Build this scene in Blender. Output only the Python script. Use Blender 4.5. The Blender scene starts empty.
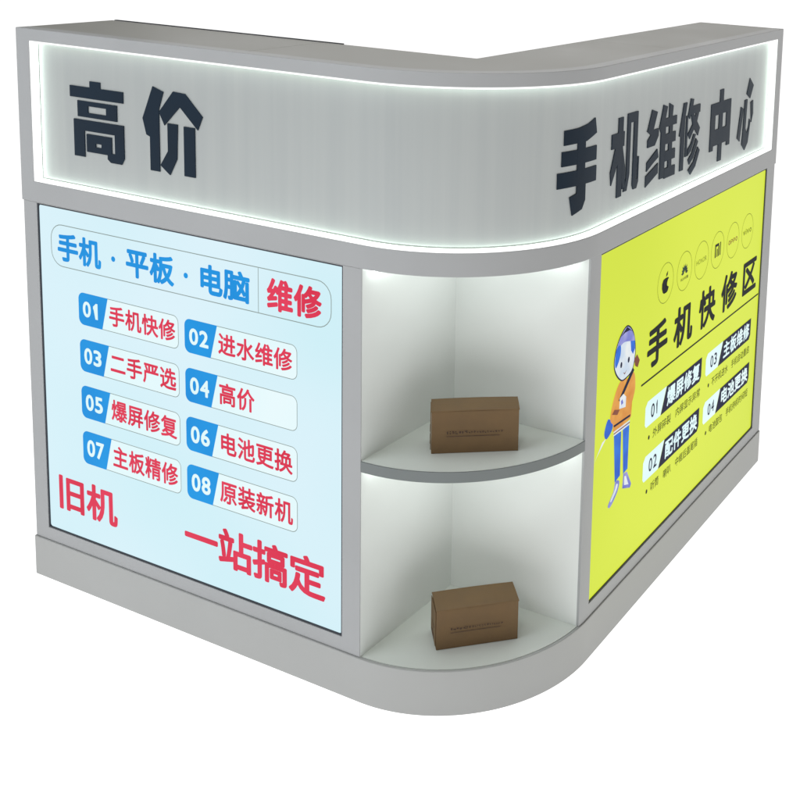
import bpy, bmesh, math, random
from mathutils import Vector, Matrix
random.seed(4)
S = bpy.context.scene
COL = S.collection

# ------------------------------------------------------------------ camera
CAMPOS = Vector((1.1773, -1.4621, 1.3515))
YAW, PITCH, ROLL = (math.radians(a) for a in (25.1896, -8.6142, 2.3863))
fw = Vector((-math.sin(YAW) * math.cos(PITCH), math.cos(YAW) * math.cos(PITCH), math.sin(PITCH)))
rt = Vector((math.cos(YAW), math.sin(YAW), 0)); up = rt.cross(fw)
r2 = rt * math.cos(ROLL) + up * math.sin(ROLL); u2 = -rt * math.sin(ROLL) + up * math.cos(ROLL)
cd = bpy.data.cameras.new('camera'); cam = bpy.data.objects.new('camera', cd); COL.objects.link(cam)
M = Matrix((r2, u2, -fw)).transposed().to_4x4(); M.translation = CAMPOS
cam.matrix_world = M
cd.sensor_width = 36; cd.lens = 36 * 1168.137 / 800
cd.shift_x = -(642.94 - 400) / 800; cd.shift_y = (93.84 - 400) / 800
cd.clip_start = .05; cd.clip_end = 200
S.camera = cam

# ------------------------------------------------------------------ light
w = bpy.data.worlds.new('World'); S.world = w; w.use_nodes = True
bg = w.node_tree.nodes['Background']; bg.inputs[0].default_value = (1, .93, .82, 1); bg.inputs[1].default_value = .10

def area(name, loc, target, size, power, colr):
    l = bpy.data.lights.new(name, 'AREA'); l.shape = 'RECTANGLE'; l.size, l.size_y = size; l.energy = power; l.color = colr
    o = bpy.data.objects.new(name, l); COL.objects.link(o); o.location = loc
    o.rotation_euler = (Vector(target) - Vector(loc)).to_track_quat('-Z', 'Y').to_euler()
    return o
area('added_light', (-1.2, -1.9, 2.9), (-.1, 0, .6), (1.8, 1.2), 36, (.86, .93, 1))  # added soft cool lamp that brightens the left face
area('added_light', (1.5, -2.9, 2.5), (.15, .15, .4), (1.6, 1.2), 27, (1, 1, .98))  # added front fill lamp aimed into the corner bay
area('added_light', (-.2, .5, 3.2), (-.1, .4, .6), (1.8, 1.6), 24, (1, .97, .90))  # added overhead lamp that lifts the header top
S.view_settings.view_transform = 'Standard'; S.view_settings.look = 'None'
S.view_settings.exposure = 0; S.view_settings.gamma = 1

# ------------------------------------------------------------------ materials
def new_mat(name):
    m = bpy.data.materials.new(name); m.use_nodes = True
    nt = m.node_tree; return m, nt, nt.nodes['Principled BSDF']
def noise_mix(nt, ca, cb, scale, coord='Object', detail=4, stretch=None, lo=.35, hi=.65):
    tc = nt.nodes.new('ShaderNodeTexCoord'); src = tc.outputs[coord]
    if stretch:
        mp = nt.nodes.new('ShaderNodeMapping'); mp.inputs['Scale'].default_value = stretch
        nt.links.new(src, mp.inputs[0]); src = mp.outputs[0]
    n = nt.nodes.new('ShaderNodeTexNoise'); n.inputs['Scale'].default_value = scale; n.inputs['Detail'].default_value = detail
    nt.links.new(src, n.inputs['Vector'])
    r = nt.nodes.new('ShaderNodeValToRGB'); r.color_ramp.elements[0].position = lo; r.color_ramp.elements[1].position = hi
    r.color_ramp.elements[0].color = (*ca, 1); r.color_ramp.elements[1].color = (*cb, 1)
    nt.links.new(n.outputs['Fac'], r.inputs[0])
    return r.outputs[0], n.outputs['Fac']
def solid(name, c, rough=.5, metal=0, var=.06, scale=9, bump=0, coat=0, spec=.5):
    m, nt, b = new_mat(name)
    o, f = noise_mix(nt, tuple(x * (1 - var) for x in c), tuple(min(1, x * (1 + var)) for x in c), scale)
    nt.links.new(o, b.inputs['Base Color'])
    b.inputs['Roughness'].default_value = rough; b.inputs['Metallic'].default_value = metal
    mr = nt.nodes.new('ShaderNodeMapRange'); mr.inputs[1].default_value = 0; mr.inputs[2].default_value = 1; mr.interpolation_type = 'SMOOTHSTEP'
    mr.inputs[3].default_value = max(.05, rough - .07); mr.inputs[4].default_value = min(1, rough + .09)
    nt.links.new(f, mr.inputs[0]); nt.links.new(mr.outputs[0], b.inputs['Roughness'])
    b.inputs['Coat Weight'].default_value = coat; b.inputs['Specular IOR Level'].default_value = spec
    if bump:
        tc = nt.nodes.new('ShaderNodeTexCoord'); n = nt.nodes.new('ShaderNodeTexNoise'); n.inputs['Scale'].default_value = 260
        nt.links.new(tc.outputs['Object'], n.inputs['Vector'])
        bp = nt.nodes.new('ShaderNodeBump'); bp.inputs['Strength'].default_value = bump; bp.inputs['Distance'].default_value = .001
        nt.links.new(n.outputs['Fac'], bp.inputs['Height']); nt.links.new(bp.outputs[0], b.inputs['Normal'])
    return m
def glow(name, ca, cb, strength, scale=1.5, rough=.35, lo=.3, hi=.7):
    m, nt, b = new_mat(name)
    o, f = noise_mix(nt, ca, cb, scale, detail=1, lo=lo, hi=hi)
    b.inputs['Base Color'].default_value = (.01, .01, .01, 1)
    nt.links.new(o, b.inputs['Emission Color']); b.inputs['Emission Strength'].default_value = strength
    b.inputs['Roughness'].default_value = rough; b.inputs['Specular IOR Level'].default_value = .06
    return m

M_FRAME = solid('grey_satin_laminate', (.405, .412, .420), .38, 0, .03, 5, bump=.06, spec=.3)
M_TOP = solid('grey_counter_top', (.33, .33, .315), .4, 0, .05, 5, bump=.05)
M_PLINTH = solid('grey_plinth_laminate', (.43, .435, .428), .40, 0, .025, 4, bump=.06, spec=.3)
M_SHELFEDGE = solid('grey_edge_band', (.17, .19, .19), .4, 0, .04)
M_BAY = solid('white_laminate', (.80, .83, .81), .32, 0, .03, 3, bump=.03)
M_BAYFLOOR = solid('white_shelf_board', (.70, .73, .69), .38, 0, .03, 4, bump=.03)
M_DARKGREY = solid('grey_bead', (.16, .17, .165), .5)
M_DARK = solid('dark_rubber', (.025, .028, .04), .6)
M_INNER = solid('dark_interior_board', (.12, .12, .12), .7)  # plain dark grey board for the plinth core
M_LETTER = solid('navy_acrylic', (.007, .018, .034), .5, 0, .1, 12, spec=.15)
M_CARD = solid('brown_cardboard', (.180, .110, .050), .8, 0, .05, 30, bump=.2)
M_CARDIN = solid('cardboard_edge', (.12, .075, .045), .9)
M_PRINT = solid('brown_print', (.075, .045, .035), .85, 0, .25, 120)
M_NAVY = solid('navy_print', (.010, .012, .055), .5, spec=.06)
M_BLACK = solid('black_print', (.010, .014, .016), .5, spec=.06)
M_GREYLINE = solid('olive_hairline', (.22, .27, .03), .5, spec=.06)
M_LED = glow('led_diffuser', (.97, 1, .97), (1, 1, 1), 1.25)
M_TAPE = glow('led_tape_light', (.86, 1, .88), (.90, 1, .92), 4.6)
M_BAYSOFT = glow('bay_fill_glow', (.92, 1, .96), (.95, 1, .97), 1.7)  # added fill glow for the bay's back corners
M_BAYLED = glow('cool_led', (.90, 1, .95), (.90, 1, .95), 6.5)
M_CYAN = glow('backlit_film', (.62, .86, .925), (.73, .885, .96), .99, 2.2)
M_YEL = glow('backlit_yellow_film', (.615, .735, .028), (.69, .80, .045), .98, 1.6)
M_BLUE = glow('backlit_blue_ink', (0, .27, .74), (.003, .33, .82), .95, 9)
M_RED = glow('backlit_red_ink', (.71, .02, .065), (.80, .04, .10), .95, 14)
M_TAGWHITE = glow('backlit_white_ink', (.72, .93, .95), (.80, .97, .97), .98, 9)
M_PALEINK = glow('pale_card_ink', (.74, .94, .97), (.82, .96, .985), .98, 4)
M_PANELGREY = glow('backlit_grey_ink', (.30, .38, .36), (.36, .44, .42), .8, 9)
M_SKIN = glow('pale_ink', (.62, .74, .88), (.86, .90, .90), .9, 40)
M_ORANGE = glow('orange_ink', (.75, .27, .03), (.90, .42, .07), .85, 40)
M_CARTBLUE = glow('cartoon_blue_ink', (.0, .09, .62), (.01, .19, .80), .85, 30)
M_LILAC = glow('lilac_ink', (.10, .13, .62), (.42, .42, .82), .85, 30)
M_BROWNINK = glow('brown_ink', (.25, .05, .02), (.32, .08, .03), .7, 30)
M_LEAFINK = glow('green_black_ink', (.01, .05, .03), (.02, .11, .06), .5, 30)

# brushed stainless face: fine vertical streaks along the sheet
m, nt, b = new_mat('brushed_steel')
o1, f1 = noise_mix(nt, (.43, .455, .455), (.455, .48, .475), 1, coord='UV', detail=6, stretch=(38, .8, 1), lo=.36, hi=.66)
nt.links.new(o1, b.inputs['Base Color'])
b.inputs['Metallic'].default_value = .35; b.inputs['Roughness'].default_value = .38
b.inputs['Anisotropic'].default_value = .6
tc = nt.nodes.new('ShaderNodeTexCoord'); mp = nt.nodes.new('ShaderNodeMapping'); mp.inputs['Scale'].default_value = (900, 14, 1)
nn = nt.nodes.new('ShaderNodeTexNoise'); nn.inputs['Scale'].default_value = 1; nn.inputs['Detail'].default_value = 3
nt.links.new(tc.outputs['UV'], mp.inputs[0]); nt.links.new(mp.outputs[0], nn.inputs['Vector'])
bp = nt.nodes.new('ShaderNodeBump'); bp.inputs['Strength'].default_value = .12; bp.inputs['Distance'].default_value = .0005
nt.links.new(nn.outputs['Fac'], bp.inputs['Height']); nt.links.new(bp.outputs[0], b.inputs['Normal'])
M_STEEL = m

# white sweep with added emission, so it stays pure white without shadows
m, nt, b = new_mat('emissive_white_sweep')
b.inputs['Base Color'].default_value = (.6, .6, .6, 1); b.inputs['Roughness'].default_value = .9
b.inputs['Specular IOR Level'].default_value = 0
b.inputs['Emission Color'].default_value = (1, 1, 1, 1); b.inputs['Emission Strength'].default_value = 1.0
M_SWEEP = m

# ------------------------------------------------------------------ dimensions (metres)
WL, R, WR, D = .8066, .2856, .9199, .2142
Q = R * math.pi / 2
SEND = Q + WR
ZH, ZS1, ZS0, ZB = 1.10, 1.0773, .8100, .7702
ZPT, ZPB, ZPL = .7681, .1089, .083
ZSH, ZSHB = .4386, .4199
SBAY = .421                     # bay opening runs from s = 0 to s = SBAY
FLOOR = -.0003

def path(s, off, z):
    if s <= 0: return Vector((s, -off, z))
    if s <= Q:
        a = s / R
        return Vector(((R + off) * math.sin(a), R - (R + off) * math.cos(a), z))
    return Vector((R + off, R + (s - Q), z))
def stations(s0, s1, extra=(), n=44):
    st = {round(s0, 5), round(s1, 5)}
    for k in range(n + 1):
        s = Q * k / n
        if s0 < s < s1: st.add(round(s, 5))
    for e in extra:
        if s0 < e < s1: st.add(round(e, 5))
    return sorted(st)

# ------------------------------------------------------------------ object helpers
def link(name, me, parent=None):
    o = bpy.data.objects.new(name, me); COL.objects.link(o)
    if parent: o.parent = parent
    return o
def finish(name, bm, mats, parent=None, bevel=0, smooth=False):
    me = bpy.data.meshes.new(name); bm.normal_update()
    bm.to_mesh(me); bm.free()
    for mm in (mats if isinstance(mats, (list, tuple)) else [mats]): me.materials.append(mm)
    if smooth:
        for p in me.polygons: p.use_smooth = True
        me.set_sharp_from_angle(angle=math.radians(30))
    o = link(name, me, parent)
    if bevel:
        bv = o.modifiers.new('bevel', 'BEVEL'); bv.width = bevel; bv.segments = 2; bv.limit_method = 'ANGLE'
        bv.angle_limit = math.radians(40); bv.harden_normals = smooth
    return o
def shell(bm, ss, zs, solid, off0, off1, mi=0):
    """a slab that follows the counter's front line, cut into cells; solid(i, j) tells which cells stand"""
    V = {}
    def v(i, j, k):
        if (i, j, k) not in V: V[i, j, k] = bm.verts.new(path(ss[i], (off0, off1)[k], zs[j]))
        return V[i, j, k]
    I, J = len(ss) - 1, len(zs) - 1
    ok = lambda i, j: 0 <= i < I and 0 <= j < J and solid((ss[i] + ss[i + 1]) / 2, (zs[j] + zs[j + 1]) / 2)
    for i in range(I):
        for j in range(J):
            if not ok(i, j): continue
            F = [[v(i, j, 0), v(i + 1, j, 0), v(i + 1, j + 1, 0), v(i, j + 1, 0)], [v(i, j, 1), v(i, j + 1, 1), v(i + 1, j + 1, 1), v(i + 1, j, 1)]]
            if not ok(i - 1, j): F.append([v(i, j, 0), v(i, j + 1, 0), v(i, j + 1, 1), v(i, j, 1)])
            if not ok(i + 1, j): F.append([v(i + 1, j, 0), v(i + 1, j, 1), v(i + 1, j + 1, 1), v(i + 1, j + 1, 0)])
            if not ok(i, j - 1): F.append([v(i, j, 0), v(i, j, 1), v(i + 1, j, 1), v(i + 1, j, 0)])
            if not ok(i, j + 1): F.append([v(i, j + 1, 0), v(i + 1, j + 1, 0), v(i + 1, j + 1, 1), v(i, j + 1, 1)])
            for f in F: bm.faces.new(f).material_index = mi
def slab(bm, pts, z0, z1, mi=0):
    lo = [bm.verts.new((p[0], p[1], z0)) for p in pts]; hi = [bm.verts.new((p[0], p[1], z1)) for p in pts]
    bm.faces.new(hi).material_index = mi; bm.faces.new(lo[::-1]).material_index = mi
    n = len(pts)
    for i in range(n): bm.faces.new((lo[i], lo[(i + 1) % n], hi[(i + 1) % n], hi[i])).material_index = mi
def box(bm, x0, x1, y0, y1, z0, z1, mi=0): slab(bm, [(x0, y0), (x1, y0), (x1, y1), (x0, y1)], z0, z1, mi)
def everything(s, z): return True

# ------------------------------------------------------------------ setting: white sweep, made to glow
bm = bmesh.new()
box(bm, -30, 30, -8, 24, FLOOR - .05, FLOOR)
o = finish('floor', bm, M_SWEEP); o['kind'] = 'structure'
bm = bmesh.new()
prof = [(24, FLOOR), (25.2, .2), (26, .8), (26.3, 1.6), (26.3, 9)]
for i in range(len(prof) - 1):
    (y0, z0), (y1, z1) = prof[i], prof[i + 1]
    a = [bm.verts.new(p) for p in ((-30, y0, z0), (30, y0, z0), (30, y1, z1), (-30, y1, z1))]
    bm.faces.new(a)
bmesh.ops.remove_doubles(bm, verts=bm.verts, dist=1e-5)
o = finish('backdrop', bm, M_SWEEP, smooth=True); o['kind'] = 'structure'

# ------------------------------------------------------------------ the counter
CN = bpy.data.objects.new('display_counter', None); COL.objects.link(CN)
CN['label'] = 'grey L-shaped phone repair counter with rounded glowing sign header, backlit posters and corner shelves'
CN['category'] = 'counter'

# header frame (rim round the sign)
SM0, SM1 = .0329, .0329
s_in0, s_in1 = -WL + SM0, SEND - SM1
ss = stations(-WL - .002, SEND + .002, (s_in0, s_in1))
bm = bmesh.new()
shell(bm, ss, [ZB, ZS0, ZS1, ZH], lambda s, z: not (s_in0 < s < s_in1 and ZS0 < z < ZS1), .002, -.026)
finish('header_frame', bm, M_FRAME, CN, bevel=.0012, smooth=True)
# luminous strip: a milky lining whose thin lip shows from the front, with the led tape itself beside the sheet
LT = .0030
bm = bmesh.new()
ss = stations(s_in0, s_in1, (s_in0 + LT, s_in1 - LT))
hollow = lambda s, z: not (s_in0 + LT < s < s_in1 - LT and ZS0 + LT < z < ZS1 - LT)
shell(bm, ss, [ZS0, ZS0 + LT, ZS1 - LT, ZS1], hollow, .0005, -.0030)
finish('light_strip', bm, M_LED, CN, smooth=True)
bm = bmesh.new()
shell(bm, ss, [ZS0, ZS0 + LT, ZS1 - LT, ZS1], hollow, -.0031, -.0165)
finish('led_tape', bm, M_TAPE, CN, smooth=True)
# dark shadow gap / bead round the sheet
g = LT + .0022
bm = bmesh.new()
ss = stations(s_in0 + LT, s_in1 - LT, (s_in0 + g, s_in1 - g))
shell(bm, ss, [ZS0 + LT, ZS0 + g, ZS1 - g, ZS1 - LT], lambda s, z: not (s_in0 + g < s < s_in1 - g and ZS0 + g < z < ZS1 - g), -.0146, -.0175)
finish('face_bead', bm, M_DARKGREY, CN, smooth=True)
# steel sign face with uv = (s, z)
bm = bmesh.new()
ss = stations(s_in0 + g, s_in1 - g); uvl = bm.loops.layers.uv.new('UVMap')
V = [[bm.verts.new(path(s, -.0150, z)) for z in (ZS0 + g, ZS1 - g)] for s in ss]
for i in range(len(ss) - 1):
    f = bm.faces.new((V[i][0], V[i + 1][0], V[i + 1][1], V[i][1]))
    for lp, (s, z) in zip(f.loops, ((ss[i], ZS0), (ss[i + 1], ZS0), (ss[i + 1], ZS1), (ss[i], ZS1))): lp[uvl].uv = (s, z)
finish('sign_face', bm, M_STEEL, CN, smooth=True)

# raised letters, drawn stroke by stroke in a 100 x 100 box
r = lambda x0, y0, x1, y1: [(x0, y0), (x1, y0), (x1, y1), (x0, y1)]
GL = {
 'gao': [r(38,92,58,101), r(0,78,100,92.6), r(14,68,88,74), r(14,53,88,59), r(14,59,34,68), r(68,59,88,68), r(6,35,100,49), r(6,0,26,35), r(83,6,100,35),
         [(69,10),(69,2),(75,-2),(95,-2),(100,6),(83,10)], r(30,7.5,77,15), r(30,20,77,31), r(30,15,47,20), r(58,15,77,20)],
 'jia': [[(18,100),(36,95),(28,74),(28,0),(12,0),(12,40),(6,42),(0,61)], [(52,97),(72,96),(100,72),(92,56),(63,80),(37,56),(28,71)],
         [(42,59),(59,59),(57,18),(45,-2),(29,8),(42,26)], r(69,0,87,58)],
 'shou': [[(12,80),(12,97),(45,98),(70,101),(90,106),(96,88),(66,81)], r(8,56,97,73), r(0,31,98,49), r(43,50,63,86), r(43,40,63,60),
          [(43,31),(66,31),(66,12),(58,2),(34,-3),(27,19),(43,22)]],
 'ji': [r(26,0,43,98), r(4,62,48,80), [(17,62),(2,34),(6,18),(26,42),(26,62)], [(43,60),(54,34),(54,10),(46,8),(43,20)],
        [(58,88),(58,100),(96,100),(96,88)], [(58,88),(70,88),(70,24),(62,4),(50,4),(58,20)], [(82,88),(96,88),(96,14),(100,14),(100,42),(104,42),(104,10),(98,2),(86,2),(82,8)]],
 'wei': [[(14,100),(32,95),(20,72),(38,72),(38,62),(26,50),(2,50),(2,60),(12,66),(0,72)], [(2,30),(36,44),(40,32),(22,26),(2,18)], [(0,12),(40,24),(40,10),(0,-3)],
         [(52,102),(66,98),(60,82),(46,64),(40,72)], [(72,102),(86,97),(84,82),(72,82)], r(46,0,62,82), r(62,70,100,82), r(62,46,98,60), r(62,22,98,36), r(62,-2,100,12), r(74,60,86,70), r(74,36,86,46), r(74,12,86,22)],
 'xiu': [[(20,98),(36,98),(28,74),(28,0),(12,0),(12,50),(4,52)], r(34,18,42,78), [(52,102),(66,100),(62,88),(50,72),(42,78)], r(54,78,98,90), [(80,80),(94,80),(84,64),(54,42),(44,50),(70,66)], [(56,78),(68,78),(100,54),(92,43),(66,60)],
         [(72,48),(82,46),(62,24),(46,18),(46,28),(60,34)], [(84,40),(94,34),(74,12),(56,4),(50,12),(66,20)], [(94,26),(104,20),(86,-2),(64,-12),(52,-4),(76,6)]],
 'zhong': [r(42,83,60,100), r(0,66,100,83), r(0,24,100,46), r(0,46,22,66), r(41,46,59,66), r(78,46,100,66), r(42,0,60,24), r(0,18,16,24), r(84,18,100,24)],
 'xin': [[(70,102),(98,90),(78,72),(52,80)], [(18,64),(36,60),(18,14),(0,20)], [(42,72),(60,72),(55,30),(66,22),(76,30),(80,42),(88,38),(76,8),(56,-2),(34,8),(38,26)], [(84,66),(100,68),(104,48),(94,36)]],
}
def letter(key, s0, s1, z0, z1):
    if s0 > 0: s0, s1 = (t - .0055 * (t - .163 + 1.462) for t in (s0, s1))
    else: s0, s1 = (t + .0034 * (1.177 - t) for t in (s0, s1))
    z0 += .001; z1 += .0015
    bm = bmesh.new()
    for k, poly in enumerate(GL[key]):
        P = [(s0 + x / 100 * (s1 - s0), z0 + y / 100 * (z1 - z0)) for x, y in poly]
        top = -.0134 + .00003 * k
        hi = [bm.verts.new((s, z, top)) for s, z in P]; lo = [bm.verts.new((s, z, -.0154)) for s, z in P]
        fs = [bm.faces.new(hi)] + [bm.faces.new((lo[i], lo[(i + 1) % len(P)], hi[(i + 1) % len(P)], hi[i])) for i in range(len(P))]
        fs.append(bm.faces.new(lo[::-1]))
        bmesh.ops.recalc_face_normals(bm, faces=fs)
    bmesh.ops.triangulate(bm, faces=[f for f in bm.faces if len(f.verts) > 4])
    s = 0
    while s < Q:                             # cut the strokes so that they bend with the rounded corner
        if s0 < s < s1 + .02: bmesh.ops.bisect_plane(bm, geom=bm.verts[:] + bm.edges[:] + bm.faces[:], plane_co=(s, 0, 0), plane_no=(1, 0, 0))
        s += Q / 44
    for v in bm.verts: v.co = path(v.co.x, v.co.z, v.co.y)
    bmesh.ops.reverse_faces(bm, faces=bm.faces)
    bmesh.ops.recalc_face_normals(bm, faces=bm.faces)
    finish('letter', bm, M_LETTER, CN, smooth=True)
letter('gao', -.693, -.555, .869, 1.010)
letter('jia', -.507, -.362, .866, 1.018)
for k, a, c, z0, z1 in (('shou', .350, .462, .853, 1.000), ('ji', .512, .626, .850, .998), ('wei', .664, .800, .850, .992),
                        ('xiu', .811, .922, .848, .988), ('zhong', .982, 1.098, .833, .990), ('xin', 1.146, 1.240, .834, .993)):
    letter(k, a, c, z0, z1)

# header top slab, back panel and dark edging
arc = lambda off, n=40: [tuple(path(Q * k / n, off, 0))[:2] for k in range(n + 1)]
tz = (ZH - .016, ZH - .0004); XJ, YJ, GP = -.262, .62, .0004
for pts in ([(-WL - .002, .026), (XJ - GP, .026), (XJ - GP, D), (-WL - .002, D)],
            [(XJ + GP, .026)] + arc(-.026) + [(R - .026, YJ - GP), (R - D, YJ - GP), (R - D, D), (XJ + GP, D)],
            [(R - .026, YJ + GP), (R - .026, R + WR + .002), (R - D, R + WR + .002), (R - D, YJ + GP)]):
    bm = bmesh.new(); slab(bm, pts, *tz); finish('top_board', bm, M_TOP, CN)
bm = bmesh.new()
slab(bm, [(-WL, D - .016), (R - D + .016, D - .016), (R - D + .016, R + WR), (R - D + .001, R + WR), (R - D + .001, D - .001), (-WL, D - .001)], ZB, ZH - .0161)
box(bm, -WL, -WL + .012, .0262, D - .0162, ZB, ZH - .0161); box(bm, R - D + .0162, R - .0262, R + WR - .012, R + WR, ZB, ZH - .0161)
finish('header_back_panel', bm, M_FRAME, CN)
bm = bmesh.new()
box(bm, -WL + .004, -.22, D + .0002, D + .006, ZH - .03, ZH + .0008)
finish('edge_trim', bm, M_DARK, CN)

# cabinet bodies behind the posters
BD = .34
FT = .018
def cabinet_front(s0, s1, h0, h1):
    bm = bmesh.new()
    shell(bm, stations(s0, s1, (h0, h1)), [ZPL - .0002, ZPB, ZPT, ZB - .0003], lambda s, z: not (h0 < s < h1 and ZPB < z < ZPT - .0001), 0, -FT)
    return bm
PLX0, PLX1 = -WL + .0358, -.0388
PRS0, PRS1 = Q + .0071, SEND - .053
cf = cabinet_front(-WL, -.0001, PLX0, PLX1)
finish('cabinet_front', cf, M_FRAME, CN, bevel=.0008, smooth=True)
cf = cabinet_front(SBAY, SEND, PRS0, PRS1)
finish('cabinet_front', cf, M_FRAME, CN, bevel=.0008, smooth=True)
bm = bmesh.new(); box(bm, -WL + .001, -.0145, FT + .0002, BD, ZPL, ZB - .0005); finish('cabinet_body', bm, M_FRAME, CN)
bm = bmesh.new(); box(bm, R - BD, R - FT - .0002, R + .0145, R + WR - .001, ZPL, ZB - .0005); finish('cabinet_body', bm, M_FRAME, CN)

# corner bay: two walls, ceiling, floor, shelf, led bars
BC = (.0083, .2573)
yR = path(SBAY, 0, 0).y
bm = bmesh.new()
slab(bm, [(.0002, .0015), (BC[0], BC[1]), (-.006, BC[1] + .014), (-.0142, .0015)], ZPL - .0003, ZB - .0004)
finish('bay_wall', bm, M_BAY, CN)
bm = bmesh.new()
pe = path(SBAY, -.0012, 0)
slab(bm, [(BC[0] + .0002, BC[1]), (pe.x, pe.y + .0004), (R - .0015, R + .010), (-.02, R + .010), (-.02, BC[1] + .0145), (.004, BC[1] + .001)], ZPL - .0003, ZB - .0004)
finish('bay_wall', bm, M_BAY, CN)
def sector(off, s1, n=36):
    return [tuple(path(s1 * k / n, off, 0))[:2] for k in range(n + 1)] + [(BC[0] + .0004, BC[1] - .0002)]
bm = bmesh.new(); slab(bm, sector(-.03, SBAY - .002), ZB - .004, ZB + .012); finish('bay_ceiling', bm, M_BAY, CN)
bm = bmesh.new(); slab(bm, sector(-.0016, SBAY - .0006), ZSHB + .0003, ZSH); finish('shelf', bm, M_BAYFLOOR, CN)
sh = bpy.data.objects['shelf']
bm = bmesh.new(); shell(bm, stations(.0006, SBAY - .0008), [ZSHB, ZSH - .0004], everything, .0006, -.0015)
o = finish('edge_band', bm, M_SHELFEDGE, sh, smooth=True)
bm = bmesh.new(); slab(bm, sector(-.0038, SBAY - .0006)[:-1] + [(R - .006, R + .012), (-.02, R + .012), (-.02, .005)], ZPL - .012, ZPL - .0004); finish('bay_floor', bm, M_BAYFLOOR, CN)
for zt in (ZB - .0045, ZSHB):
    for a, b_ in (((.010, .018), (.013, .105)), ((.262, .2395), (.180, .2432))):
        a, b_ = Vector(a), Vector(b_); d = (b_ - a).normalized(); nrm = Vector((-d.y, d.x)) * .0035
        bm = bmesh.new(); slab(bm, [a + nrm, a - nrm, b_ - nrm, b_ + nrm], zt - .005, zt - .0003)
        bmesh.ops.recalc_face_normals(bm, faces=bm.faces)
        finish('led_bar', bm, M_BAYLED, CN)

for zt in (ZB - .0045, ZSHB):
    pts = [(BC[0] + .008 + x, BC[1] - .008 + y) for x, y in [(0, 0), (0, -.17), (.09, -.145), (.15, -.09), (.175, 0)]]
    bm = bmesh.new(); slab(bm, pts, zt - .003, zt - .0003); finish('added_glow_panel', bm, M_BAYSOFT, CN)  # glowing panels added to even out the brightness inside the bay
# plinth with a small ledge, dark feet
bm = bmesh.new()
shell(bm, stations(-WL - .003, SEND), [0, ZPL - .0006], everything, .0026, -.0035)
finish('plinth', bm, M_PLINTH, CN, bevel=.0016, smooth=True)
bm = bmesh.new()
slab(bm, [(-WL, .004)] + arc(-.004) + [(R - .004, R + WR - .002), (R - BD, R + WR - .002), (R - BD, BD), (-WL, BD)], 0.001, ZPL - .013)
finish('plinth_core', bm, M_INNER, CN)

# ------------------------------------------------------------------ printing helpers
def on_left(a, z, off): return Vector((a, -off, z))
def on_right(a, z, off): return Vector((R + off, a, z))
def add_poly(bm, where, pts, off, mi):
    f = bm.faces.new([bm.verts.new(where(a, z, off)) for a, z in pts]); f.material_index = mi
    if len(pts) > 4: bmesh.ops.triangulate(bm, faces=[f])
GC = {}
def glyph(ch):
    bold = 0
    if (ch, bold) in GC: return GC[ch, bold]
    cu = bpy.data.curves.new('g', 'FONT'); cu.body = ch; cu.size = 1; cu.offset = bold; cu.resolution_u = 4; cu.fill_mode = 'FRONT'
    o = bpy.data.objects.new('g', cu); COL.objects.link(o)
    dg = bpy.context.evaluated_depsgraph_get(); dg.update()
    me = bpy.data.meshes.new_from_object(o.evaluated_get(dg))
    vs = [(v.co.x, v.co.y) for v in me.vertices]; fs = [tuple(p.vertices) for p in me.polygons]
    bpy.data.objects.remove(o); bpy.data.curves.remove(cu); bpy.data.meshes.remove(me)
    GC[ch, bold] = (vs, fs); return GC[ch, bold]
def put(bm, where, ch, box_, off, mi, bold=.02, fit='cell'):
    """one glyph; 'cell' keeps its place in the em square, 'tight' fills the box; bold = ring of copies a hair apart in depth"""
    if ch == '1':
        a0, a1, z0, z1 = box_
        add_poly(bm, where, [(a0 + (a1 - a0) * u, z0 + (z1 - z0) * v) for u, v in ((.45, 0), (1, 0), (1, 1), (.62, 1), (0, .78), (0, .60), (.45, .74))], off, mi); return
    vs, fs = glyph(ch)
    if not vs: return
    a0, a1, z0, z1 = box_
    if fit == 'tight':
        xs = [v[0] for v in vs]; ys = [v[1] for v in vs]; X0, X1, Y0, Y1 = min(xs) - bold, max(xs) + bold, min(ys) - bold, max(ys) + bold
    else: X0, X1, Y0, Y1 = EM
    n = 0 if bold <= 0 else (6 if bold < .016 else 10)
    sh = [(0, 0)] + [(bold * math.cos(2 * math.pi * (k + .5) / n), bold * math.sin(2 * math.pi * (k + .5) / n)) for k in range(n)]
    for k, (dx, dy) in enumerate(sh):
        V = [bm.verts.new(where(a0 + (a1 - a0) * (x + dx - X0) / (X1 - X0), z0 + (z1 - z0) * (y + dy - Y0) / (Y1 - Y0), off + k * .000018)) for x, y in vs]
        for f in fs:
            try: bm.faces.new([V[i] for i in f]).material_index = mi
            except ValueError: pass
ref = glyph('国')
xs = [v[0] for v in ref[0]]; ys = [v[1] for v in ref[0]]
mx, my = (min(xs) + max(xs)) / 2, (min(ys) + max(ys)) / 2; hw = (max(ys) - min(ys)) / 2 * 1.06
EM = (mx - hw, mx + hw, my - hw, my + hw)
def line(bm, where, txt, a0, a1, z0, z1, off, mi, bold=.02, gap=.08):
    n = len(txt); cw = (a1 - a0) / (n + (n - 1) * gap)
    for i, ch in enumerate(txt):
        if ch == ' ': continue
        x = a0 + i * cw * (1 + gap); put(bm, where, ch, (x, x + cw, z0, z1), off, mi, bold)
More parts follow.
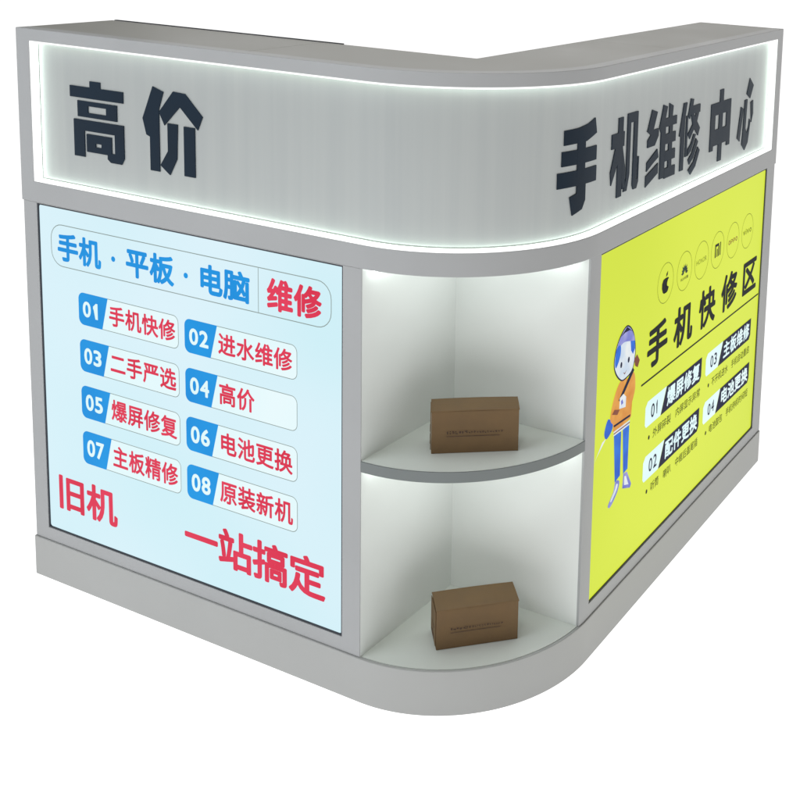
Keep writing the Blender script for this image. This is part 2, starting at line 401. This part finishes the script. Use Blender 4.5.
def rrect(a0, a1, z0, z1, rad, corners='abcd', n=6):
    pts = []
    for key, cx, cz, t0 in (('a', a0 + rad, z0 + rad, 180), ('b', a1 - rad, z0 + rad, 270), ('c', a1 - rad, z1 - rad, 0), ('d', a0 + rad, z1 - rad, 90)):
        if key in corners:
            for k in range(n + 1):
                t = math.radians(t0 + 90 * k / n); pts.append((cx + rad * math.cos(t), cz + rad * math.sin(t)))
        else: pts.append({'a': (a0, z0), 'b': (a1, z0), 'c': (a1, z1), 'd': (a0, z1)}[key])
    return pts
def ring(bm, where, pts, wd, off, mi):
    n = len(pts); cx = sum(p[0] for p in pts) / n; cz = sum(p[1] for p in pts) / n
    inner = []
    for i in range(n):
        p, a, c = Vector(pts[i]), Vector(pts[i - 1]), Vector(pts[(i + 1) % n])
        d = (c - a).normalized(); nn = Vector((-d.y, d.x))
        inner.append(p + nn * wd)
    A = [bm.verts.new(where(p[0], p[1], off)) for p in pts]; B = [bm.verts.new(where(p[0], p[1], off)) for p in inner]
    for i in range(n): bm.faces.new((A[i], A[(i + 1) % n], B[(i + 1) % n], B[i])).material_index = mi
def disc(cx, cz, rx, rz, n=28): return [(cx + rx * math.cos(2 * math.pi * k / n), cz + rz * math.sin(2 * math.pi * k / n)) for k in range(n)]

def light_panel(where, a0, a1, mat, label):
    t = .0028
    bm = bmesh.new()                      # film sheet
    pts = rrect(a0 + t, a1 - t, ZPB + t, ZPT - t, .005)
    fr = [bm.verts.new(where(a, z, -.0035)) for a, z in pts]; bk = [bm.verts.new(where(a, z, -.0150)) for a, z in pts]
    bm.faces.new(fr); bm.faces.new(bk[::-1])
    for i in range(len(pts)): bm.faces.new((fr[i], bk[i], bk[(i + 1) % len(pts)], fr[(i + 1) % len(pts)]))
    bmesh.ops.recalc_face_normals(bm, faces=bm.faces)
    p = finish('light_panel', bm, mat, CN); p['label'] = label
    bm = bmesh.new()                      # dark gasket in the reveal
    e = .0002
    for (u0, u1, z0, z1) in ((a0 + e, a1 - e, ZPB + e, ZPB + t - e), (a0 + e, a1 - e, ZPT - t + e, ZPT - .0004), (a0 + e, a0 + t - e, ZPB + t, ZPT - t), (a1 - t + e, a1 - e, ZPB + t, ZPT - t)):
        q = [(u0, z0), (u1, z0), (u1, z1), (u0, z1)]
        A = [bm.verts.new(where(a, z, -.0015)) for a, z in q]; B = [bm.verts.new(where(a, z, -.0145)) for a, z in q]
        bm.faces.new(A); bm.faces.new(B[::-1])
        for i in range(4): bm.faces.new((A[i], B[i], B[(i + 1) % 4], A[(i + 1) % 4]))
    bmesh.ops.recalc_face_normals(bm, faces=bm.faces)
    finish('gasket', bm, M_DARK, p)
    return p
O = -.0035
L1, L2, L3, L4 = O + .0003, O + .0006, O + .0009, O + .0012

# ------------------------------------------------------------------ left poster
PL = light_panel(on_left, PLX0, PLX1, M_CYAN, 'pale blue backlit poster with red and blue writing')
bm = bmesh.new()
mats = [M_BLUE, M_RED, M_PANELGREY, M_TAGWHITE, M_PALEINK]
ring(bm, on_left, rrect(-.738, -.064, .652, .7345, .030), .0016, L2, 2)
add_poly(bm, on_left, [(-.2233, .6538), (-.2220, .6538), (-.2220, .7327), (-.2233, .7327)], L3, 2)
for ch, a0, a1 in (('手', -.719, -.666), ('机', -.661, -.607), ('平', -.539, -.484), ('板', -.478, -.422), ('电', -.360, -.306), ('脑', -.301, -.243)):
    put(bm, on_left, ch, (a0, a1, .664, .7165), L2, 0, .034)
for a in (-.5725, -.3915): add_poly(bm, on_left, disc(a, .690, .0052, .0052, 16), L2, 0)
for ch, a0, a1 in (('维', -.202, -.148), ('修', -.142, -.087)): put(bm, on_left, ch, (a0, a1, .6635, .7175), L2, 1, .036)
finish('heading', bm, mats, PL)
ROWS = [(.548, .611), (.4555, .5195), (.3625, .427), (.2695, .3355)]
ITEMS = [('01', '手机快修', 0, 0), ('03', '二手严选', 0, 1), ('05', '爆屏修复', 0, 2), ('07', '主板精修', 0, 3),
         ('02', '进水维修', 1, 0), ('04', '高价', 1, 1), ('06', '电池更换', 1, 2), ('08', '原装新机', 1, 3)]
for num, txt, c, rw in ITEMS:
    a0, a1 = ((-.668, -.412), (-.397, -.138))[c]; z0, z1 = ROWS[rw]
    bm = bmesh.new()
    add_poly(bm, on_left, rrect(a0, a1, z0, z1, .013), L1 - .0001, 4)
    ring(bm, on_left, rrect(a0, a1, z0, z1, .013), .0013, L1, 2)
    tag_ = [p for p in rrect(a0, a0 + .078, z0, z1, .013, 'ad')]
    tag_ = [(p[0] - (.016 if p[1] < (z0 + z1) / 2 and p[0] > a0 + .07 else 0), p[1]) for p in tag_]
    add_poly(bm, on_left, tag_, L2, 0)
    for i, ch in enumerate(num):
        x = a0 + .0115 + i * .0245 + (.003 if ch == '1' else 0); put(bm, on_left, ch, (x, x + (.0120 if ch == '1' else .0215), z0 + .0165, z1 - .0155), L3, 3, .018 if ch == '1' else .028, 'tight')
    x0 = a0 + .0815; cw = .0385
    for i, ch in enumerate(txt):
        put(bm, on_left, ch, (x0 + i * .0425, x0 + i * .0425 + cw, z0 + .0120, z1 - .0125), L3, 1, .024)
    finish('menu_card', bm, mats, PL)
bm = bmesh.new()
for i, ch in enumerate('旧机'): put(bm, on_left, ch, (-.744 + i * .083, -.744 + i * .083 + .078, .157, .227), L2, 1, .028)
finish('slogan', bm, mats, PL); bm = bmesh.new()
for i, ch in enumerate('一站搞定'): put(bm, on_left, ch, (-.404 + i * .0825, -.404 + i * .0825 + .078, .158, .230), L2, 1, .028)
finish('slogan', bm, mats, PL)

# ------------------------------------------------------------------ right poster (a = y)
y0p, y1p = PRS0 - Q + R, PRS1 - Q + R
PR = light_panel(on_right, y0p, y1p, M_YEL, 'yellow backlit poster with black title and cartoon repairer')
bm = bmesh.new(); mats = [M_BLACK, M_GREYLINE, M_TAGWHITE, M_NAVY]
for ch, a0, a1 in (('手', .510, .602), ('机', .638, .728), ('快', .770, .857), ('修', .899, .990), ('区', 1.028, 1.121)):
    put(bm, on_right, ch, (a0, a1, .478, .560), L2, 0, .034)
add_poly(bm, on_right, [(.487, .4545), (1.146, .4545), (1.146, .4585), (.487, .4585)], L2, 0)
finish('title', bm, mats, PR)
# round maker badges
def badge(cx, draw):
    bm = bmesh.new()
    ring(bm, on_right, disc(cx, .637, .0385, .0415, 40), .0013, L1, 1)
    draw(bm, cx); finish('badge', bm, [M_BLACK, M_GREYLINE, M_BROWNINK, M_LEAFINK], PR)
def b_fruit(bm, c):
    P = [(0,-13),(-5,-15),(-10,-12),(-14,-4),(-14,4),(-10,10),(-5,11),(0,9),(5,11),(10,10),(11,8),(5,5),(4,0),(6,-4),(12,-7),(9,-13),(5,-15)]
    add_poly(bm, on_right, [(c + x * .00128, .634 + z * .00120) for x, z in P], L2, 0)
    add_poly(bm, on_right, [(c + x * .00128, .634 + z * .00120) for x, z in [(0,12),(1,18),(7,22),(6,15)]], L2, 0)
def b_flower(bm, c):
    for k in range(8):
        t = math.radians(90 + (k - 3.5) * 24); L = .021 if 1 < k < 6 else .018; w_ = .0034
        d = Vector((math.cos(t), math.sin(t))); n = Vector((-d.y, d.x)); o = Vector((c, .632))
        add_poly(bm, on_right, [o + d * .003, o + d * L * .6 + n * w_, o + d * L, o + d * L * .6 - n * w_], L2, 3)
    for i in range(6): put(bm, on_right, 'HUAWEI'[i], (c - .019 + i * .0064, c - .0138 + i * .0064, .6185, .6245), L2, 0, .01, 'tight')
def b_word(word, bold, mi, wd):
    def f(bm, c):
        adv = [.45 if ch == 'i' else 1 for ch in word]; s = wd / sum(adv); x = c - wd / 2
        for ch, a in zip(word, adv):
            put(bm, on_right, ch, (x, x + s * (a - .2), .631, .6445 if ch == 'i' else .6415), L2, mi, bold, 'tight'); x += s * a
    return f
def b_mi(bm, c):
    Rr = lambda x0, x1, z0, z1: add_poly(bm, on_right, [(c + x0, .637 + z0), (c + x1, .637 + z0), (c + x1, .637 + z1), (c + x0, .637 + z1)], L2, 0)
    Rr(-.017, -.011, -.015, .015); Rr(-.011, .006, .009, .015); Rr(.002, .008, -.015, .009); Rr(-.006, -.001, -.015, .003); Rr(.012, .017, -.015, .015)
badge(.583, b_fruit); badge(.677, b_flower); badge(.768, b_word('HONOR', .0, 1, .058)); badge(.859, b_mi)
badge(.952, b_word('oppo', .01, 2, .058)); badge(1.045, b_word('vivo', .01, 1, .058))
# service entries
def entry(num, txt, sub, a0, a1, z0, z1):
    bm = bmesh.new()
    add_poly(bm, on_right, [(a0, z0 + .007), (a0 + .006, z0), (a0 + .074, z0), (a0 + .100, z1), (a0 + .010, z1), (a0, z1 - .010)], L2, 2)
    add_poly(bm, on_right, [(a0 + .074, z0), (a1 - .008, z0), (a1, z0 + .010), (a1, z1), (a0 + .100, z1)], L3, 3)
    for i, ch in enumerate(num):
        x = a0 + .026 + i * .0215; put(bm, on_right, ch, (x + (.003 if ch == '1' else 0), x + (.0085 if ch == '1' else .0165), z0 + .012, z1 - .012), L4, 3, .012, 'tight')
    cw = (a1 - a0 - .112) / 4
    for i, ch in enumerate(txt): put(bm, on_right, ch, (a0 + .104 + i * cw, a0 + .104 + i * cw + cw * .90, z0 + .0075, z1 - .0075), L4, 2, .030)
    add_poly(bm, on_right, disc(a0 + .022, z0 - .026, .0040, .0048, 12), L2, 0)
    n = len(sub); cw = (a1 - a0 - .040) / n
    for i, ch in enumerate(sub):
        if ch != ' ': put(bm, on_right, ch, (a0 + .040 + i * cw, a0 + .040 + i * cw + cw * .93, z0 - .0355, z0 - .0155), L2, 0, .004)
    finish('service_entry', bm, mats, PR)
entry('01', '爆屏修复', '外屏碎裂 内屏显示异常', .512, .797, .3585, .4115)
entry('02', '配件更换', '听筒 喇叭 中框后盖尾插', .512, .796, .244, .2965)
entry('03', '主板维修', '不开机进水 手机自动重启', .822, 1.104, .356, .4075)
entry('04', '电池更换', '电池鼓包 手机待机时间短', .820, 1.109, .2445, .2955)
# cartoon repairer printed on the film
bm = bmesh.new()
CM = [M_SKIN, M_LILAC, M_CARTBLUE, M_ORANGE, M_BROWNINK, M_NAVY, M_TAGWHITE]
CART = [
 ([(.345,.407),(.309,.385),(.296,.374),(.329,.405)], 0), 
 ([(.376,.402),(.407,.396),(.409,.307),(.387,.302)], 2), ([(.413,.396),(.441,.398),(.441,.307),(.422,.304)], 2),
 ([(.390,.303),(.407,.296),(.400,.278),(.373,.260),(.362,.267),(.383,.285)], 1), ([(.423,.304),(.439,.302),(.460,.268),(.455,.262),(.421,.275)], 1),
 ([(.394,.296),(.401,.292),(.394,.281),(.376,.269),(.372,.273),(.388,.286)], 0), ([(.428,.297),(.435,.295),(.448,.272),(.428,.279)], 0),
 ([(.353,.441),(.369,.424),(.364,.412),(.345,.405),(.335,.418),(.343,.437)], 2),
 ([(.396,.500),(.425,.494),(.452,.497),(.460,.462),(.444,.430),(.442,.408),(.374,.408),(.372,.421),(.357,.440),(.371,.477)], 3),
 ([(.374,.408),(.374,.399),(.441,.396),(.442,.405)], 0), ([(.374,.4045),(.374,.4020),(.442,.3995),(.442,.402)], 4), ([(.372,.421),(.374,.4165),(.442,.412),(.443,.4165)], 5),
 ([(.413,.602),(.438,.586),(.452,.557),(.454,.527),(.442,.503),(.413,.496),(.394,.500),(.373,.518),(.363,.540),(.368,.567),(.386,.590)], 5),
 ([(.413,.599),(.437,.583),(.450,.555),(.451,.527),(.440,.505),(.413,.499),(.396,.502),(.376,.520),(.366,.541),(.371,.566),(.388,.587)], 0),
 ([(.413,.599),(.437,.583),(.449,.561),(.430,.566),(.401,.572),(.373,.565),(.388,.587)], 1),
 ([(.372,.568),(.388,.571),(.390,.555),(.382,.540),(.372,.532),(.367,.545)], 2), ([(.430,.566),(.449,.561),(.451,.545),(.443,.536),(.434,.546)], 2),
 ([(.388,.587),(.413,.599),(.437,.583),(.425,.589),(.405,.590)], 5),
 (disc(.394, .531, .0040, .0058, 10), 5), (disc(.425, .531, .0040, .0058, 10), 5), ([(.402,.514),(.410,.510),(.420,.515),(.410,.507)], 4),
 ([(.449,.523),(.461,.530),(.474,.514),(.466,.502),(.454,.509)], 4), ([(.444,.510),(.451,.502),(.396,.458),(.388,.464)], 5),
 ([(.393,.467),(.408,.470),(.420,.460),(.419,.440),(.392,.446)], 0), ([(.398,.459),(.404,.461),(.408,.452),(.400,.450)], 1),
 ([(.362,.446),(.372,.452),(.394,.444),(.385,.437)], 4)]
def smooth(P):
    n = len(P); out = []
    for i in range(n):
        p0, p1, p2, p3 = (Vector(P[(i + d) % n]) for d in (-1, 0, 1, 2))
        for t in (0, .25, .5, .75):
            out.append(tuple(.5 * (2 * p1 + (p2 - p0) * t + (2 * p0 - 5 * p1 + 4 * p2 - p3) * t * t + (3 * p1 - p0 - 3 * p2 + p3) * t ** 3)))
    return out
for k, (P, mi) in enumerate(CART):
    if len(P) >= 6: P = smooth(P)
    add_poly(bm, on_right, P, L1 + .00005 * k, mi)
finish('cartoon_repairer', bm, CM, PR)

# ------------------------------------------------------------------ cardboard boxes
def carton(loc, ang, label, W, Dp, H, skew):
    t = bpy.data.objects.new('cardboard_box', None); COL.objects.link(t); t.location = loc; t.rotation_euler = (0, 0, ang)
    t['label'] = label; t['category'] = 'box'; t['group'] = 'small brown cartons on the corner shelves'
    def part(name, bm, m, bev=0):
        o = finish(name, bm, m, None, bevel=bev); o.parent = t; return o
    bm = bmesh.new()
    v = [bm.verts.new(p) for p in ((0, 0, 0), (W, 0, 0), (W, Dp, 0), (0, Dp, 0), (0, -.0008, H), (W, -.0006, H), (W - .001, Dp, H - .001), (.001, Dp, H - .001))]
    for f in ((3, 2, 1, 0), (4, 5, 6, 7), (0, 1, 5, 4), (1, 2, 6, 5), (2, 3, 7, 6), (3, 0, 4, 7)): bm.faces.new([v[i] for i in f])
    body = part('carton_body', bm, M_CARD, .0007)
    bm = bmesh.new()                                   # lid: a sheet with a slight bow that overlaps the walls
    n = 8
    for i in range(n + 1):
        x = -.0008 + (W + .0016) * i / n; h = H + .0010 + .0010 * math.sin(math.pi * i / n)
        row = [bm.verts.new((x, y, z)) for y, z in ((-.0018, h - .0012), (-.0012, h + .0004), (Dp * .5, h + .0006), (Dp + .0004, h + skew))]
        if i:
            for a in range(3): bm.faces.new((prev[a], row[a], row[a + 1], prev[a + 1]))
        prev = row
    lid = part('lid', bm, M_CARD)
    sm = lid.modifiers.new('thickness', 'SOLIDIFY'); sm.thickness = .0012; sm.offset = -1
    bm = bmesh.new()                                   # end flap with its tuck slit
    box(bm, -.0018, -.0004, .003, Dp - .003, .006, H - .004)
    part('end_flap', bm, M_CARD, .0004)
    bm = bmesh.new()
    for x0, x1, z0, z1 in ((-.0024, -.0019, .012, .018), (-.0024, -.0019, H * .45, H * .45 + .0012)): box(bm, x0, x1, Dp * .25, Dp * .75, z0, z1)
    part('tuck_slit', bm, M_CARDIN)
    bm = bmesh.new()                                   # a row of small smudged characters and a thin line under it
    rnd = random.Random(int(W * 1e5)); x = W * .17
    while x < W * .80:
        wd = rnd.choice((.0028, .0036, .0042)) * (1.25 if x < W * .42 else .95)
        zc = H * .50; hh = .0030 if x < W * .42 else .0022
        for q_ in range(4):
            xa = x + rnd.random() * wd * .6; za = zc - hh + rnd.random() * hh * 1.5
            add_poly(bm, lambda a, z, off: Vector((a, -.0016 - off, z)), [(xa, za), (xa + wd * .45, za), (xa + wd * .45, za + hh * .45), (xa, za + hh * .45)], .00008 * q_, 0)
        x += wd + .0011
    add_poly(bm, lambda a, z, off: Vector((a, -.0016, z)), [(W * .17, H * .40), (W * .78, H * .40), (W * .78, H * .40 + .0009), (W * .17, H * .40 + .0009)], 0, 0)
    part('printed_line', bm, M_PRINT)
    return t
carton((.084, .080, ZSH + .0002), math.radians(35.3), 'small brown cardboard box on the upper curved shelf', .147, .054, .075, -.0015)
carton((.102, .078, ZPL), math.radians(42.7), 'small brown cardboard box on the bay floor beneath the shelf', .143, .060, .073, -.0010)
